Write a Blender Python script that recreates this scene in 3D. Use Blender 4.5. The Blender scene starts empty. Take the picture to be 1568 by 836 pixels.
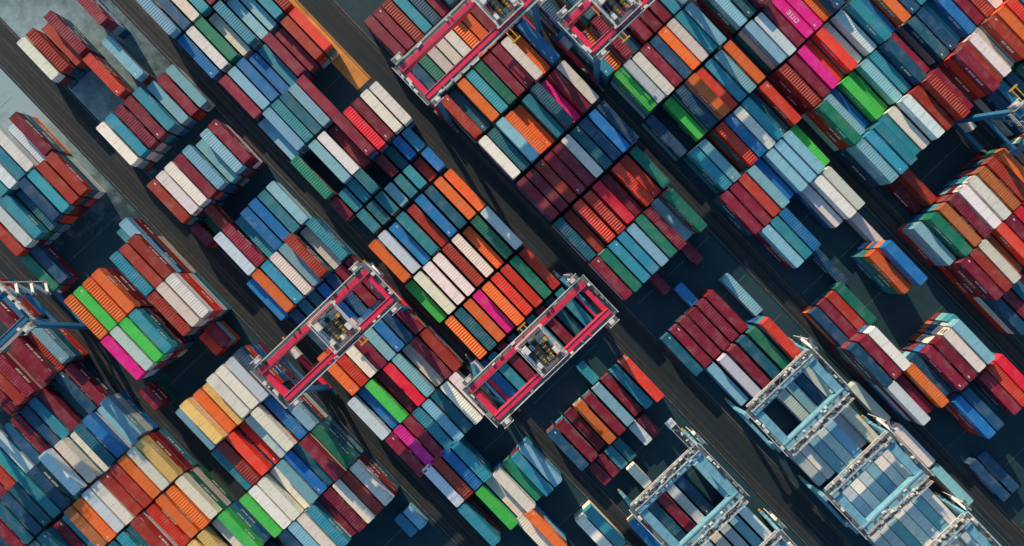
import bpy, bmesh, math, random
from mathutils import Vector, Matrix
random.seed(7)
H=180.0; S=6.2
UC,VC=843.6,279.2
A=math.radians(46.4); CA,SA=math.cos(A),math.sin(A)
scene=bpy.context.scene
def world(u,v,z=0.0,f=1.0):
    du=(u-UC)/S*f; dv=(v-VC)/S*f
    return Vector((CA*du+SA*dv, -SA*du+CA*dv, z))
# ---------------------------------------------------------------- materials
def newmat(name):
    m=bpy.data.materials.new(name); m.use_nodes=True
    nt=m.node_tree; b=nt.nodes['Principled BSDF']
    return m,nt,b
def N(nt,t,**k):
    n=nt.nodes.new(t)
    for a,v in k.items(): setattr(n,a,v)
    return n
def mixc(nt,fac,a,b,blend='MIX'):
    n=nt.nodes.new('ShaderNodeMix'); n.data_type='RGBA'; n.blend_type=blend
    for sock,val in ((n.inputs[0],fac),(n.inputs[6],a),(n.inputs[7],b)):
        if hasattr(val,'links'): nt.links.new(val,sock)
        elif isinstance(val,(int,float)): sock.default_value=val
        else: sock.default_value=(*val,1)
    return n.outputs[2]
def ramp(nt,inp,p0,p1,c0=0.0,c1=1.0):
    n=nt.nodes.new('ShaderNodeMapRange'); n.inputs[1].default_value=p0; n.inputs[2].default_value=p1
    n.inputs[3].default_value=c0; n.inputs[4].default_value=c1
    nt.links.new(inp,n.inputs[0]); return n.outputs[0]
def noise(nt,vec,scale,detail=5,rough=.6):
    n=nt.nodes.new('ShaderNodeTexNoise'); n.inputs['Scale'].default_value=scale
    n.inputs['Detail'].default_value=detail; n.inputs['Roughness'].default_value=rough
    nt.links.new(vec,n.inputs['Vector']); return n.outputs[0]

def container_paint():
    m,nt,b=newmat('weathered_container_paint')
    oi=N(nt,'ShaderNodeObjectInfo'); tc=N(nt,'ShaderNodeTexCoord')
    mul=N(nt,'ShaderNodeMath',operation='MULTIPLY'); mul.inputs[1].default_value=173.0
    nt.links.new(oi.outputs['Random'],mul.inputs[0])
    add=N(nt,'ShaderNodeVectorMath',operation='ADD')
    nt.links.new(tc.outputs['Object'],add.inputs[0]); nt.links.new(mul.outputs[0],add.inputs[1])
    vec=add.outputs[0]
    mp=N(nt,'ShaderNodeMapping'); mp.inputs['Scale'].default_value=(2.2,0.35,0.5); nt.links.new(vec,mp.inputs[0])
    hsv=N(nt,'ShaderNodeHueSaturation')
    nt.links.new(oi.outputs['Color'],hsv.inputs['Color'])
    nt.links.new(ramp(nt,oi.outputs['Random'],0,1,.82,1.15),hsv.inputs['Value'])
    base=hsv.outputs[0]
    n1=noise(nt,vec,.45,4); n2=noise(nt,mp.outputs[0],1.0,6,.65); n3=noise(nt,vec,2.2,7,.75)
    faded=mixc(nt,.22,base,(.55,.5,.46))
    c=mixc(nt,ramp(nt,n1,.48,.75,0,.7),base,faded)
    dark=mixc(nt,1.0,c,(.58,.56,.56),'MULTIPLY')
    c=mixc(nt,ramp(nt,n2,.50,.70,0,.7),c,dark)
    c=mixc(nt,ramp(nt,n3,.62,.70,0,.65),c,(.12,.05,.03))
    nt.links.new(c,b.inputs['Base Color'])
    nt.links.new(ramp(nt,n1,.3,.7,.42,.68),b.inputs['Roughness'])
    return m
def simple(name,col,rough=.55,metal=0.0,var=.35,scale=1.5):
    m,nt,b=newmat(name); tc=N(nt,'ShaderNodeTexCoord')
    n=noise(nt,tc.outputs['Object'],scale,6,.65)
    c=mixc(nt,ramp(nt,n,.4,.72,0,1),col,tuple(x*(1-var) for x in col))
    nt.links.new(c,b.inputs['Base Color']); b.inputs['Roughness'].default_value=rough; b.inputs['Metallic'].default_value=metal
    return m
MP=container_paint()
M_steel=simple('galvanised_steel',(.35,.37,.38),.45,.3)
M_dark=simple('dark_metal',(.03,.035,.04),.6)
M_mark=simple('white_lettering',(.75,.75,.75),.6)
M_white=simple('white_paint',(.82,.82,.80),.5,var=.25)
M_red=simple('pink_red_paint',(.92,.035,.11),.45,var=.2)
M_navy=simple('blue_leg_paint',(.03,.18,.36),.45)
M_lblue=simple('light_blue_paint',(.20,.50,.66),.6,var=.3,scale=.6)
M_yel=simple('yellow_paint',(.75,.42,.04),.5)
M_glass=simple('cab_glass',(.02,.04,.05),.1)
M_grate=simple('walkway_grating',(.16,.18,.20),.7,scale=4,var=.5)
# ---------------------------------------------------------------- mesh helpers
def bx(bm,c,s,mat=0,rot=None):
    r=bmesh.ops.create_cube(bm,size=1.0)
    vs=r['verts']
    M=Matrix.Translation(Vector(c))@(rot.to_4x4() if rot else Matrix.Identity(4))@Matrix.Diagonal((s[0],s[1],s[2],1))
    bmesh.ops.transform(bm,matrix=M,verts=vs)
    for f in {f for v in vs for f in v.link_faces}: f.material_index=mat
def beam(bm,p,q,w,h,mat=0):
    p=Vector(p);q=Vector(q);d=q-p
    if d.length<1e-4: return
    rot=d.to_track_quat('X','Z').to_matrix()
    bx(bm,(p+q)/2,(d.length,w,h),mat,rot)
def cyl(bm,c,r,l,axis='X',mat=0,seg=14):
    rr=bmesh.ops.create_cone(bm,cap_ends=True,segments=seg,radius1=r,radius2=r,depth=l)
    R={'X':Matrix.Rotation(math.pi/2,4,'Y'),'Y':Matrix.Rotation(math.pi/2,4,'X'),'Z':Matrix.Identity(4)}[axis]
    bmesh.ops.transform(bm,matrix=Matrix.Translation(Vector(c))@R,verts=rr['verts'])
    for f in {f for v in rr['verts'] for f in v.link_faces}: f.material_index=mat
def tomesh(bm,name,mats):
    me=bpy.data.meshes.new(name); bm.to_mesh(me); bm.free()
    for m in mats: me.materials.append(m)
    return me
def link(name,me,loc=(0,0,0),rz=0.0):
    o=bpy.data.objects.new(name,me); scene.collection.objects.link(o)
    o.location=loc; o.rotation_euler=(0,0,rz); return o

def profile(x0,x1,pitch,depth):
    n=max(2,int(round((x1-x0)/pitch))); p=(x1-x0)/n; pts=[]
    for i in range(n):
        a=x0+i*p
        pts+=[(a,0),(a+p*.3,0),(a+p*.5,-depth),(a+p*.8,-depth)]
    pts.append((x1,0)); return pts
def strip(bm,pts,fa,fb,mat=0):
    va=[bm.verts.new(fa(t,d)) for t,d in pts]; vb=[bm.verts.new(fb(t,d)) for t,d in pts]
    for i in range(len(pts)-1):
        f=bm.faces.new((va[i],va[i+1],vb[i+1],vb[i])); f.material_index=mat
def container_mesh(name,L,roof_pitch,roof_depth,reefer=False,marks=0,Hc=2.59,roofmark=False,tag=0):
    bm=bmesh.new(); W=2.44; hl=L/2; hw=W/2
    strip(bm,profile(-hl+.12,hl-.12,roof_pitch,roof_depth),lambda t,d:(t,-hw+.07,Hc-.025+d),lambda t,d:(t,hw-.07,Hc-.025+d))
    sd=.012 if reefer else .045
    strip(bm,profile(-hl+.14,hl-.14,.30,sd),lambda t,d:(t,-hw+.02-d,.14),lambda t,d:(t,-hw+.02-d,Hc-.10))
    strip(bm,profile(-hl+.14,hl-.14,.30,sd),lambda t,d:(t,hw-.02+d,.14),lambda t,d:(t,hw-.02+d,Hc-.10))
    strip(bm,profile(-hw+.12,hw-.12,.26,sd),lambda t,d:(-hl+.03-d,t,.14),lambda t,d:(-hl+.03-d,t,Hc-.10))
    for s in(-1,1):
        bx(bm,(0,s*(hw-.05),Hc-.055),(L-.36,.10,.11)); bx(bm,(0,s*(hw-.05),.09),(L-.36,.10,.15))
        for e in(-1,1):
            bx(bm,(e*(hl-.08),s*(hw-.08),Hc/2),(.15,.155,Hc-.25))
            for z in(.062,Hc-.058): bx(bm,(e*(hl-.09),s*(hw-.085),z),(.185,.175,.124),1)
    for e in(-1,1):
        bx(bm,(e*(hl-.07),0,Hc-.055),(.12,W-.35,.105)); bx(bm,(e*(hl-.07),0,.09),(.12,W-.35,.15))
        bx(bm,(e*(hl-.33),0,Hc-.022),(.30,W-.5,.02))
    if tag: bx(bm,(hl-1.1,-.55,Hc-.010),(.6,.26,.006),3)
    if not reefer:
        for s in(-1,1):
            bx(bm,(hl-.07,s*.55,Hc/2),(.06,1.02,Hc-.26))
            for k in(.25,.8):
                cyl(bm,(hl-.005,s*k,Hc/2),.025,Hc-.3,'Z',2,6)
            for z in(.7,1.3,1.9): bx(bm,(hl-.03,s*.55,z),(.02,.95,.05),2)
    else:
        bx(bm,(hl-.1,0,1.25),(.10,2.05,2.15))
        bx(bm,(hl-.035,0,1.85),(.03,1.6,.75),1)
        cyl(bm,(hl-.015,-.35,1.85),.28,.03,'X',2,12); cyl(bm,(hl-.015,.4,1.85),.28,.03,'X',2,12)
        bx(bm,(hl-.04,0,.8),(.03,1.3,.7),2)
    bx(bm,(0,0,.1),(L-.3,W-.3,.06),1)
    if marks:
        for s in(-1,1):
            x=-hl*.55
            for i in range(marks+3):
                w=.45+.35*((i*7)%3)/2
                bx(bm,(x,s*(hw-.012),Hc*.62),(w,.006,.75),3); x+=w+.22
            bx(bm,(hl*.8,s*(hw-.012),Hc*.8),(1.2,.006,.18),3)
    if roofmark:
        zc=Hc-.012
        def ring(x,gap):
            bx(bm,(x-.38,0,zc),(.2,1.1,.006),3); bx(bm,(x+.38,0,zc),(.2,1.1,.006),3)
            bx(bm,(x,.46,zc),(.56,.18,.006),3)
            if not gap: bx(bm,(x,-.46,zc),(.56,.18,.006),3)
        ring(-1.3,False); ring(0,True)
        bx(bm,(1.0,0,zc),(.2,1.1,.006),3)
        for y in(-.46,0,.46): bx(bm,(1.42,y,zc),(.62,.17,.006),3)
    return tomesh(bm,name,[MP,M_dark,M_steel,M_mark])
ME40=[container_mesh('container_40_a',12.19,.42,.014),container_mesh('container_40_b',12.19,.60,.020,marks=2,tag=1),
      container_mesh('container_40_c',12.19,.50,.016,marks=4),container_mesh('container_40_d',12.19,.42,.012,marks=1),
      container_mesh('container_40_e',12.19,.62,.038,marks=3)]
MEstr=container_mesh('container_40_striped',12.19,.66,.08)
MEone=container_mesh('container_40_lettered',12.19,.42,.010,marks=2,roofmark=True)
MEref=container_mesh('container_40_reefer',12.19,1.4,.008,reefer=True,marks=3)
ME20=[container_mesh('container_20_a',6.06,.42,.016),container_mesh('container_20_b',6.06,.6,.022,marks=1)]
COL={'M':(.25,.012,.04),'R':(.78,.05,.025),'r':(.42,.04,.024),'O':(.95,.18,.03),'W':(.93,.88,.80),'L':(.66,.78,.84),
 'S':(.24,.53,.67),'B':(.012,.21,.56),'D':(.010,.08,.18),'T':(.010,.14,.21),'t':(.030,.31,.43),'G':(.06,.56,.09),
 'g':(.01,.21,.13),'P':(.95,.015,.34),'Y':(.94,.64,.22),'K':(.54,.16,.05),'c':(.80,.012,.045)}
STRIPS={
'Sm':[(340,-330,-312,"Mr",3,0),(430,-420,-308,"MrMMMrS",3,0),(512,-520,-312,"MrtLDMDtMTDM",2,0),(592,-577,-308,"DMTDTtDtLWWTBSS",3,0),
  (676,-577,-312,"DtDTMtKOLWrrOWY",4,0),(760,-577,-308,"tWTMDtTtTrROOW",4,0),(843,-577,-298,"SWtMYOrtOOYYWG",4,0),(925,-460,-300,"WSLMtDSWB",3,0)],
'S0':[(180,-200,-108,"tLtWLM",3,0),(262,-245,-110,"rLtTDtrr",3,0),(340,-245,-226,"gD",2,0),(392,-115,-98,"tS",3,1),
  (428,-240,-105,"OGOO_trr",5,0),(513,-242,-105,"PLGt_rWW",5,0),(600,-254,-115,"M_____RM",3,1),(680,-242,-108,"SYOYWWLD",5,0),
  (762,-245,-105,"trRRLWBS",4,0),(845,-256,-103,"GWWWSBTMg",4,0),(927,-250,-100,"DSWtMMWrW",4,0),(1012,-105,-87,"tS",1,1)],
'S1':[(105,-20,95,"WrrM__M",3,0),(192,36,75,"R_S",3,0),(283,-22,113,"WtMMtSMS",3,0),(400,-26,105,"rWWMSSSM",4,0),
  (462,-24,34,"Mgr_",2,1),(520,-8,104,"LMtBBtS",3,0),(602,-24,110,"BOtWSrWt",3,0),(685,-24,112,"_DtTBDMM",2,0),
  (771,-20,115,"ORWMSBDM",3,0),(850,-34,118,"LBGMcSWMr",3,0),(928,-31,105,"MPMtSTWW",3,0),(1007,-22,35,"LrBt",3,0),
  (1086,-24,108,"t_GWWgtS",3,0),(1165,25,45,"WO",3,0),(1225,95,113,"Wt",2,0)],
'S2':[(188,160,312,"SDWtMWSTr",3,0),(272,160,312,"BWgWtSStr",3,0),(360,164,313,"MSBBtMMrR",3,0),(442,160,250,"SStTSM",3,0),
  (526,158,324,"g_SWMMcMWW",3,0),(590,158,311,"MttT_MtBt",2,1),(634,175,312,"tTtSttrB",2,1),(700,156,315,"OLBtrBTOO",3,0),
  (783,152,315,"GWWWrWOgL",3,0),(867,160,315,"OTOPORRgR",3,0),(950,150,312,"BtMDTtMTt",2,0),(1034,258,258,"t",1,1),
  (1098,155,311,"DMMOMSMtR",2,0),(1158,165,270,"MMtT_LM",1,1),(1203,206,206,"W",2,1),
  (1288,150,285,"BRTMLD_S",2,0),(1376,168,285,"LWSWLSL",3,0),(1465,180,285,"LLSWWSL",3,0)],
'S3':[(447,388,554,"MMrtDMTDMW",3,0),(532,388,554,"DgWWWOOMMT",3,0),(615,388,554,"rTOtgMMWOB",3,0),(702,388,554,"WTSOOtTPMW",3,0),
  (788,387,556,"MMrMMWTDBD",3,0),(873,385,548,"TrRRcMRRg",3,0),(955,384,535,"MgttSgMSg",3,0),(1007,432,500,"M__M",1,1),(1046,450,450,"B",1,1),
  (1105,382,515,"TMMMMM_S",2,0),(1186,403,506,"SLMTgR",3,0),(1287,452,505,"LSDL",2,0),(1374,404,506,"LWSLSLW",3,0),
  (1460,404,506,"SLWLSWW",3,0),(1546,404,506,"LLSWLSW",3,0),(1634,404,506,"SLSSLWL",3,0)],
'S3b':[(1374,543,543,"L",2,0),(1460,543,543,"W",2,0),(1546,543,543,"S",2,0)],
'S4':[(605,600,760,"D_TMBMWrS",3,0),(688,600,760,"tOMDMMMtW",3,0),(771,610,757,"GLWMDOWtS",3,0),(855,600,760,"D_GDORtSO",3,0),
  (938,610,757,"tS_RBWtTR",3,0),(1018,598,750,"MMrSBSSSG",3,0),(1098,608,737,"StB__WWW",3,0),(1166,638,719,"D___W",1,0),
  (1242,575,628,"DMrg",2,0),(1242,700,720,"OB",4,0),(1326,580,618,"DMW",4,0),(1376,700,719,"Dt",3,1),(1408,582,719,"LMODMMWS",4,0),
  (1492,640,730,"BD_MRc",3,0),(1578,590,609,"DD",1,0)],
'S5':[(772,800,860,"STMr",3,0),(856,805,955,"SLMPPODtB",3,0),(939,797,975,"rMPRRWLtBO",3,0),(1016,795,950,"gSBGGStDM",3,0),
  (1094,803,960,"StttWLrrM",4,0),(1172,806,822,"Mr",2,0),(1245,787,950,"SgKMWWKrO",4,0),(1328,795,945,"MrWKRMccM",4,0),(1412,787,845,"DMTR",3,0)],
'S6':[(940,1005,1100,"DtBMOW",3,0),(1022,990,1140,"TDtBMrWOR",3,0),(1104,1000,1140,"MrWWrORt",4,0),(1188,1000,1140,"DtTg_BMr",2,0)],
}
allc='MRrOWLSBDTtgMrStTDWBM'
# the yard carries on past the area the photograph covers
rf=random.Random(3)
FILL={'Sm':((-560,-308),[1010,1095,1180]),'S0':((-245,-105),[1180,1265,1350,1435]),'S1':((-24,110),[1310,1395,1480]),
 'S3':((388,554),[1810,1895]),'S4':((600,750),[1770,1855]),'S5':((797,950),[1585,1670,1755]),'S6':((990,1140),[1275,1360,1445,1530])}
for sn,((a,b),us) in FILL.items():
    n=int((b-a)/18.6)+1
    for u in us:
        STRIPS[sn].append((u,a,b,''.join(rf.choice(allc) for _ in range(n)),3,0))
RZ=-A
def place(u,v,z,colour,short,rnd,tx,lettered=False):
    reef=(colour in 'WL' and rnd.random()<.4 and not short)
    if short: me=rnd.choice(ME20)
    elif lettered: me=MEone
    elif reef: me=MEref
    else: me=MEstr if (colour in 'ROKr' and rnd.random()<.2) else rnd.choice(ME40)
    p=world(u,v)
    flip=math.pi if rnd.random()<.5 else 0
    o=link('shipping_container',me,(p.x,p.y,z),RZ+(math.pi if lettered else flip)+rnd.uniform(-.005,.005))
    o.location+=Vector((CA,-SA,0))*tx
    k=rnd.uniform(.82,1.12); c=COL[colour]
    o.color=(min(c[0]*k*rnd.uniform(.92,1.08),.95),min(c[1]*k*rnd.uniform(.92,1.08),.95),min(c[2]*k*rnd.uniform(.92,1.08),.95),1)
for sn,bays in STRIPS.items():
    prev=-1e9
    rnd=random.Random(sn)
    for (u,v0,v1,cs,h,short) in bays:
        f=(H-2.6*h)/H
        ug=UC+(u-UC)*f; n=len(cs); half=(3.03 if short else 6.1)*S
        isolated=(v1-v0)<75
        if not isolated or short:
            if ug-half<prev+1.8: ug=prev+1.8+half
        if not (sn=='S4' and isolated): prev=ug+half
        for i,c in enumerate(cs):
            if c in '_ ': continue
            va=v0+(v1-v0)*(i/(n-1) if n>1 else 0)
            vg=VC+(va-VC)*f
            r=rnd.random(); hh=h
            if h>1 and r<.16: hh=h-1
            elif r>.94 and h<5 and u<1260: hh=h+1
            for k in range(hh):
                top=(k==hh-1)
                place(ug,vg,.02+k*2.61,c if top else rnd.choice(allc),short,rnd,rnd.uniform(-.13,.13),lettered=(top and c=='P' and sn=='S5' and u==856 and i==3))
# ---------------------------------------------------------------- cranes
def rail_line(bm,p,q,z,mat=1,step=2.0,t=.08):
    p=Vector(p);q=Vector(q);d=(q-p);n=max(1,int(d.length/step))
    for zz in(.55,1.1): beam(bm,p+Vector((0,0,zz)),q+Vector((0,0,zz)),t,t,mat)
    for i in range(n+1):
        c=p+d*(i/n); bx(bm,(c.x,c.y,c.z+.55),(t,t,1.1),mat)
def gantry_crane(name,u,v,Lr,Lg,sep,zt,tx,kind,arm=False):
    mats=[M_red if kind=='red' else (M_lblue if kind=='light' else M_navy),M_white,M_navy if kind!='light' else M_lblue,M_grate,M_yel,M_dark,M_steel,M_glass]
    rnd=random.Random(name+str(u)); bm=bmesh.new(); hg=Lg/2; hr=Lr/2; hs=sep/2
    light=kind=='light'
    gw=1.35 if not light else 1.6; gh=1.8
    for s in(-1,1):
        y=s*hs
        bx(bm,(0,y,zt-gh/2),(Lg,gw,gh),0)
        for i in range(int(Lg/3)): bx(bm,(-hg+1.5+i*3,y,zt-gh/2),(.1,gw+.12,gh+.03),0)
        beam(bm,(-hg,y-s*.5,zt+.08),(hg,y-s*.5,zt+.08),.10,.15,6)
        ww=.8 if not light else 1.6
        yw=y+s*(gw/2+ww/2+.03)
        bx(bm,(0,yw,zt-.35),(Lg,ww,.06),3)
        bx(bm,(0,yw+s*(ww/2+.02),zt-.33),(Lg,.09,.2),1)
        rail_line(bm,(-hg,yw+s*ww/2,zt-.3),(hg,yw+s*ww/2,zt-.3),0,1)
        for i in range(int(Lg/2)): bx(bm,(-hg+1+i*2,yw,zt-.5),(.1,ww,.22),0 if light else 1)
        bx(bm,(0,y+s*(gw/2+.12),zt-.2),(Lg*.96,.18,.14),6)
        for i in range(8 if not light else 46):
            x=rnd.uniform(-hg+1,hg-1)
            bx(bm,(x,yw+rnd.uniform(-.35,.35)*ww,zt-.1+rnd.uniform(0,.2)),(rnd.uniform(.2,1.1),rnd.uniform(.2,.6),rnd.uniform(.4,1.0)),rnd.choice([1,1,6,5,5,3,0]))
        if light:
            n=9
            for i in range(n):
                if rnd.random()<.35: continue
                xa=-hg+i*Lg/n; xb=xa+Lg/n; ya=yw-ww*.5; yb=yw+ww*.5
                if rnd.random()<.5: ya,yb=yb,ya
                beam(bm,(xa,ya,zt+.75),(xb,yb,zt+.75),.08,.08,6)
            rail_line(bm,(-hg,yw-s*ww/2,zt-.3),(hg,yw-s*ww/2,zt-.3),0,1)
            for i in range(14):
                bx(bm,(rnd.uniform(-hg+.6,hg-.6),y+rnd.uniform(-.4,.4),zt+.22),(rnd.uniform(.2,.9),rnd.uniform(.2,.5),rnd.uniform(.25,.5)),rnd.choice([1,6,5,3]))
    for e in(-1,1):
        x=e*(hg-.6)
        if light:
            bx(bm,(x-e*.4,0,zt-gh/2-.05),(2.0,sep-gw-.02,1.4),0)
            for k in range(5): bx(bm,(x-e*.4,-hs+gw+ (k+.5)*(sep-2*gw)/5,zt-.24),(2.04,.1,.06),0)
        else: bx(bm,(x,0,zt-gh/2-.05),(1.1,sep-gw-.02,1.4),0)
        xp=e*(hg+.55)
        bx(bm,(xp,0,zt-.42),(1.1,sep+gw+1.8,.06),3)
        rail_line(bm,(xp+e*.55,-hs-gw/2-.9,zt-.38),(xp+e*.55,hs+gw/2+.9,zt-.38),0,1,1.5)
        bx(bm,(xp-e*.05,0,zt-.55),(.18,sep+2,.2),1)
        for i in range(7):
            bx(bm,(xp+rnd.uniform(-.25,.25),rnd.uniform(-hs,hs),zt+.05),(rnd.uniform(.3,.7),rnd.uniform(.4,1.4),rnd.uniform(.5,1.1)),rnd.choice([1,1,6,3,5]))
        if not light:
            for s in(-1,1):
                bx(bm,(e*(hg-1.2),s*(hs+gw/2+1.5),zt-.3),(2.6,1.3,.07),3)
                rail_line(bm,(e*(hg-1.2)-1.3,s*(hs+gw/2+2.15),zt-.25),(e*(hg-1.2)+1.3,s*(hs+gw/2+2.15),zt-.25),0,1,1.3)
                bx(bm,(e*(hg-1.4),s*(hs+gw/2+1.5),zt+.3),(1.1,.7,1.1),1)
        hb=hs+3.0 if not light else hs+.6
        for s in(-1,1):
            top=Vector((e*(hr-.3),s*hs,zt-gh-.02)); bot=Vector((e*hr,s*hb,2.6))
            beam(bm,top,bot,1.0 if not light else .8,1.2 if not light else .8,2)
            bx(bm,(top.x,top.y,zt-gh+.0-.25),(1.6,1.5,.5),0)
            bx(bm,(e*hr,s*hb,1.25),(.8,4.2,.5),2)
            for k in(-1.6,-.55,.55,1.6): cyl(bm,(e*hr,s*hb+k,.52),.36,.3,'X',5,14)
            bx(bm,(e*hr,s*(hb+2.5),.95),(.5,.5,.5),4)
        bx(bm,(e*hr,0,2.15),(1.0 if not light else .8,2*hb+1.6,1.2),0)
        m=zt*.5
        if not light:
            beam(bm,(e*(hr-.1),-(hs+hb)/2,m),(e*(hr-.1),(hs+hb)/2,m),.6,.6,2)
            beam(bm,(e*(hr-.1),-(hs+hb)/2,m),(e*(hr-.25),0,zt-gh-.6),.35,.35,2)
            beam(bm,(e*(hr-.1),(hs+hb)/2,m),(e*(hr-.25),0,zt-gh-.6),.35,.35,2)
    if arm:
        xa=hg-.6
        bx(bm,(xa,hs+gw/2+4.2,zt-.6),(1.0,8.2,.5),0)
        bx(bm,(xa+.1,hs+gw/2+4.2,zt-.3),(1.6,8.0,.06),3)
        for s in(-1,1): rail_line(bm,(xa+.1+s*.8,hs+gw/2+.4,zt-.27),(xa+.1+s*.8,hs+gw/2+8.1,zt-.27),0,1,1.4)
        for i in range(12): bx(bm,(xa+rnd.uniform(-.5,.7),hs+rnd.uniform(1.5,8.6),zt+.1),(rnd.uniform(.3,.8),rnd.uniform(.3,1.1),rnd.uniform(.4,.9)),rnd.choice([1,6,3,5]))
        bx(bm,(xa+.1,hs+9.6,zt-.1),(2.0,1.6,1.2),1)
    z=2.8; sgn=1; y0=hs+1.0
    while z<zt-3:
        beam(bm,(hr+1.2,y0-sgn*1.6,z),(hr+1.2,y0+sgn*1.6,z+2.6),.7,.12,1)
        bx(bm,(hr+1.2,y0+sgn*1.9,z+2.6),(1.2,.9,.06),3)
        beam(bm,(hr+1.6,y0-sgn*1.6,z+1),(hr+1.6,y0+sgn*1.6,z+3.6),.06,.06,1)
        z+=2.6; sgn=-sgn
    bx(bm,(hr+1.0,y0+2.4,zt/2+.5),(.15,.15,zt-4),1)
    if not light:
        bx(bm,(-hr+.6,hs+1.2,4.2),(1.6,4.2,2.4),1); cyl(bm,(-hr-.9,-hs,3.6),1.5,.5,'X',5,20)
    if tx is not None:
        t=tx; w=3.1
        for s in(-1,1):
            bx(bm,(t+s*w,0,zt+.55),(.6,sep+.8,.6),1)
            bx(bm,(t,s*hs,zt+.5),(2*w+1.4,.5,.5),1)
            for k in(-w,w): cyl(bm,(t+k,s*(hs-.5),zt+.3),.28,.2,'Y',5)
        for k in(-1.9,-.8,.8,1.9): bx(bm,(t+k,0,zt+.6),(.22,sep-.6,.3),6)
        bx(bm,(t-1.8,-hs*.55,zt+.86),(2.2,hs*.6,.06),3); bx(bm,(t+1.9,hs*.5,zt+.92),(2.0,hs*.6,.06),3)
        bx(bm,(t,hs*.95,zt+.9),(2*w,.7,.06),3); bx(bm,(t,-hs*.95,zt+.9),(2*w,.7,.06),3)
        bx(bm,(t,.3,zt+.79),(4.6,4.4,.05),5)
        for k in(-1.0,1.0):
            cyl(bm,(t+k,.2,zt+1.3),.42,2.2,'Y',5,18)
            for q in(-.95,0.2,1.35): cyl(bm,(t+k,q,zt+1.3),.5,.12,'Y',4 if k>0 else 6,18)
            bx(bm,(t+k,2.0,zt+1.2),(.7,.8,.7),2); cyl(bm,(t+k,-1.5,zt+1.2),.3,.9,'Y',4)
            bx(bm,(t+k,-2.3,zt+1.1),(.4,.4,.5),4)
        bx(bm,(t-2.3,2.2,zt+1.6),(1.1,1.7,1.4),1); bx(bm,(t+2.4,-2.0,zt+1.4),(.9,1.5,1.1),1); bx(bm,(t+2.3,1.2,zt+1.2),(.6,.8,.6),4)
        bx(bm,(t-2.4,-2.2,zt+1.2),(.8,1.2,.8),1); bx(bm,(t,3.1,zt+1.1),(1.4,.5,.6),6)
        for s in(-1,1):
            rail_line(bm,(t-w-.5,s*(hs+.5),zt+.9),(t+w+.5,s*(hs+.5),zt+.9),0,1,1.2)
            rail_line(bm,(t+s*(w+.5),-hs-.5,zt+.9),(t+s*(w+.5),hs+.5,zt+.9),0,1,1.2)
        bx(bm,(t+w-.6,-hs+2.2,zt-2.6),(2.0,1.8,2.2),1); bx(bm,(t+w-.6,-hs+1.28,zt-2.5),(1.8,.04,1.5),7); bx(bm,(t+w-1.62,-hs+2.2,zt-2.5),(.04,1.5,1.5),7)
        zs=13.5
        for a in(-.9,.9):
            for b in(-2.2,2.2): beam(bm,(t+a,b*.5,zt+.9),(t+a,b,zs+.6),.05,.05,5)
        bx(bm,(t,0,zs+.35),(1.6,3.8,.5),5); bx(bm,(t-.6,0,zs),(.25,11.6,.3),4); bx(bm,(t+.6,0,zs),(.25,11.6,.3),4)
        for s in(-1,1): bx(bm,(t,s*5.95,zs),(2.4,.35,.35),4)
    me=tomesh(bm,name,mats)
    p=world(u,v); o=link(name,me,(p.x,p.y,.16),math.atan2(CA,SA))
    return o
RC='rail_mounted_gantry_crane'
def cu(ua,zt): return UC+(ua-UC)*(H-zt)/H
gantry_crane(RC,cu(716.5,24),44,27.4,31.5,7.8,24,2.7,'red')
gantry_crane(RC,cu(959.5,24),235,29.6,33.5,7.8,24,.3,'red')
gantry_crane(RC,cu(530,24),462,30.4,33.5,7.8,24,8.0,'red')
gantry_crane(RC,cu(653,24),661,29,33,7.8,24,-6.0,'red')
gantry_crane(RC,cu(1232,24),1010,29,33,7.8,24,-6.0,'blue')
gantry_crane(RC,cu(352,24),-330,29,33,7.8,24,-6.0,'blue')
ZB=12.5
for (u,v,sep) in((1290,449,10.6),(1465,449,10.6),(1638,449,10.6)):
    gantry_crane(RC,cu(u,ZB),v,21.4,19.0,sep,ZB,None,'light')
for i,(u,v,sep) in enumerate(((1285,236,13),(1461,236,11))):
    gantry_crane(RC,cu(u,ZB),v,21.6,20,sep,ZB,None,'light',arm=(i==0))
# ---------------------------------------------------------------- ground
def ground_mat():
    m,nt,b=newmat('worn_asphalt_painted_haze'); tc=N(nt,'ShaderNodeTexCoord'); v=tc.outputs['Object']
    n1=noise(nt,v,.025,6,.6); n2=noise(nt,v,.35,8,.7); n3=noise(nt,v,3,6,.7)
    c=mixc(nt,ramp(nt,n1,.35,.65),(.005,.038,.058),(.011,.060,.085))
    c=mixc(nt,ramp(nt,n2,.45,.75,0,.6),c,(.026,.070,.090))
    c=mixc(nt,ramp(nt,n3,.5,.8,0,.5),c,(.007,.018,.026))
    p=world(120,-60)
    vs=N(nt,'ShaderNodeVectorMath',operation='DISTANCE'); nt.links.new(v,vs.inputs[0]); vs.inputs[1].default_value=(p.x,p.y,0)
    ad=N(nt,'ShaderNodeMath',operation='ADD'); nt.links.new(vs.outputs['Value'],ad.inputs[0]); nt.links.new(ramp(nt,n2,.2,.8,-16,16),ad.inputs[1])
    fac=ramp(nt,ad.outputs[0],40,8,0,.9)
    c=mixc(nt,fac,c,(.34,.50,.57))  # pale blend around this point: hazy glow put into the ground colour
    nt.links.new(c,b.inputs['Base Color']); b.inputs['Roughness'].default_value=.8
    return m
bm=bmesh.new(); 
g=2500
f=bm.faces.new([bm.verts.new(p) for p in((-g,-g,0),(g,-g,0),(g,g,0),(-g,g,0))])
link('ground',tomesh(bm,'ground',[ground_mat()]))
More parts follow.
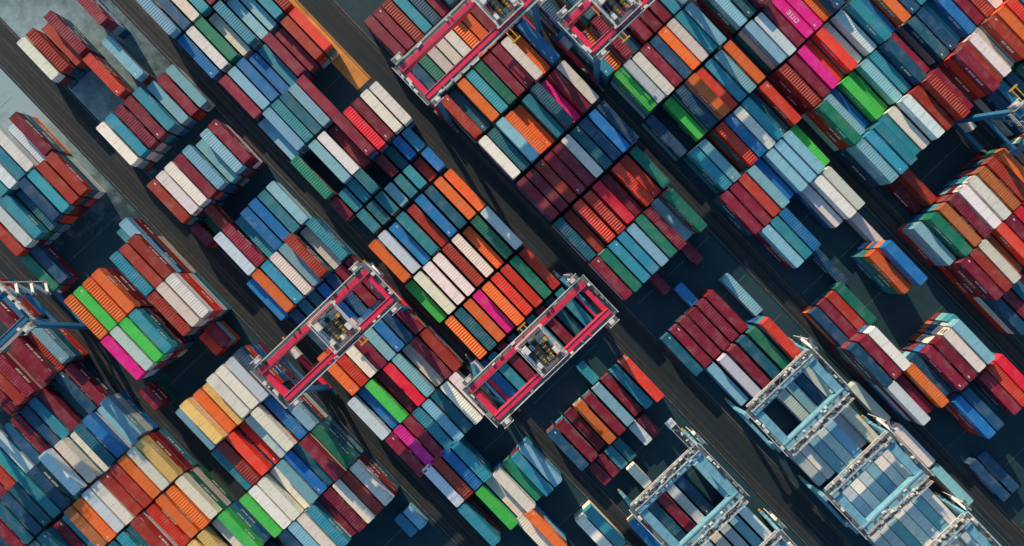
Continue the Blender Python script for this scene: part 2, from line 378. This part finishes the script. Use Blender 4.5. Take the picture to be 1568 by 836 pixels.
def bed_mat():
    m,nt,b=newmat('track_bed'); tc=N(nt,'ShaderNodeTexCoord'); v=tc.outputs['Object']
    mp=N(nt,'ShaderNodeMapping'); mp.inputs['Scale'].default_value=(.05,1.2,1); nt.links.new(v,mp.inputs[0])
    n1=noise(nt,mp.outputs[0],1,6,.7); n2=noise(nt,v,.4,6,.7)
    c=mixc(nt,ramp(nt,n1,.35,.65),(.006,.020,.031),(.017,.030,.040)); c=mixc(nt,ramp(nt,n2,.5,.75,0,.6),c,(.007,.015,.022))
    nt.links.new(c,b.inputs['Base Color']); b.inputs['Roughness'].default_value=.85; return m
M_bed=bed_mat(); M_conc=simple('rail_beam_concrete',(.045,.052,.058),.8,var=.6,scale=.5); M_rail=simple('rail_steel',(.065,.072,.08),.35,.6)
M_line=simple('worn_lane_paint',(.19,.24,.26),.7,var=.85,scale=.6); M_sunlit=simple('painted_sunlit_concrete',(.75,.33,.08),.8,var=.45,scale=.25)  # ochre strip: warm sunlight put into the concrete colour
def sheet(bm,x0,x1,y0,y1,z,mat):
    f=bm.faces.new([bm.verts.new(p) for p in((x0,y0,z),(x1,y0,z),(x1,y1,z),(x0,y1,z))]); f.material_index=mat
    f.normal_update()
    if f.normal.z<0: f.normal_flip()
def corridor(va,vb,rails,extra=None):
    bm=bmesh.new(); w=(vb-va)/S; vm=(va+vb)/2
    X=420
    sheet(bm,-X,X,-w/2,w/2,.004,0)
    for rv in rails:
        y=(rv-vm)/S
        sheet(bm,-X,X,y-.75,y+.75,.008,1)
        bx(bm,(0,y,.07),(2*X,.11,.12),2)
        for s in(-.42,.42): sheet(bm,-X,X,y+s-.05,y+s+.05,.012,2)
    lo=-w/2+.5
    for k,(yy,ww,mt) in enumerate(((lo,.12,3),(w/2-.5,.12,3),(.1,.25,2),(-1.1,.12,1),(1.3,.12,1))):
        sheet(bm,-X,X,yy,yy+ww,.016,mt)
    if extra:
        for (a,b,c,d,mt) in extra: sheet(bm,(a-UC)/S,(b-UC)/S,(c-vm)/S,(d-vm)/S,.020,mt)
    me=tomesh(bm,'crane_rail_track',[M_bed,M_conc,M_rail,M_line,M_sunlit])
    p=world(UC,vm); link('crane_rail_track',me,(p.x,p.y,0),RZ)
corridor(-290,-228,(-268,-240))
corridor(-72,-18,(-60,44-13.7*S))
corridor(122,152,(44+13.7*S,235-14.8*S))
corridor(316,372,(235+14.8*S,462-15.2*S),[(250,478,301,329,4)])  # extra sheet paints the sunlit wedge onto the lane
corridor(540,575,(462+15.2*S,661-14.5*S))
corridor(738,772,(661+14.5*S,768))
corridor(925,960,(932,1010-14.5*S))
bm=bmesh.new()
for (va,vb) in((-215,-90),(0,115),(165,300),(385,535),(580,730),(780,920)):
    for u in range(120,1700,81):
        sheet(bm,(u-UC)/S,(u-UC)/S+.12,(va-VC)/S,(vb-VC)/S,.004,0)
link('ground_markings',tomesh(bm,'ground_markings',[M_line]),world(UC,VC),RZ)
# ---------------------------------------------------------------- camera, light
cam=bpy.data.cameras.new('camera'); co=bpy.data.objects.new('camera',cam); scene.collection.objects.link(co)
co.location=(0,0,H); co.rotation_euler=(0,0,0)
cam.sensor_width=36; cam.lens=36*H/(1568/S); cam.clip_end=6000; cam.clip_start=1
scene.camera=co
EL=math.radians(22)
to=Vector((-.5,.87,0)).normalized()*math.cos(EL)+Vector((0,0,math.sin(EL)))
sun=bpy.data.lights.new('sun','SUN'); sun.energy=5.0; sun.angle=math.radians(.5); sun.color=(1,.74,.48)
so=bpy.data.objects.new('sun',sun); scene.collection.objects.link(so); so.location=(0,0,300)
so.rotation_euler=to.to_track_quat('Z','Y').to_euler()
w=bpy.data.worlds.new('World'); scene.world=w; w.use_nodes=True; nt=w.node_tree
bg=nt.nodes['Background']; sky=nt.nodes.new('ShaderNodeTexSky'); sky.sky_type='NISHITA'; sky.sun_disc=False
sky.sun_elevation=EL; sky.sun_rotation=math.atan2(to.x,to.y)
tint=mixc(nt,1.0,sky.outputs[0],(.78,1.04,1.08),'MULTIPLY')
nt.links.new(tint,bg.inputs[0]); bg.inputs[1].default_value=.125
scene.view_settings.view_transform='Standard'; scene.view_settings.look='None'; scene.view_settings.exposure=0
print('objects',len(bpy.data.objects))
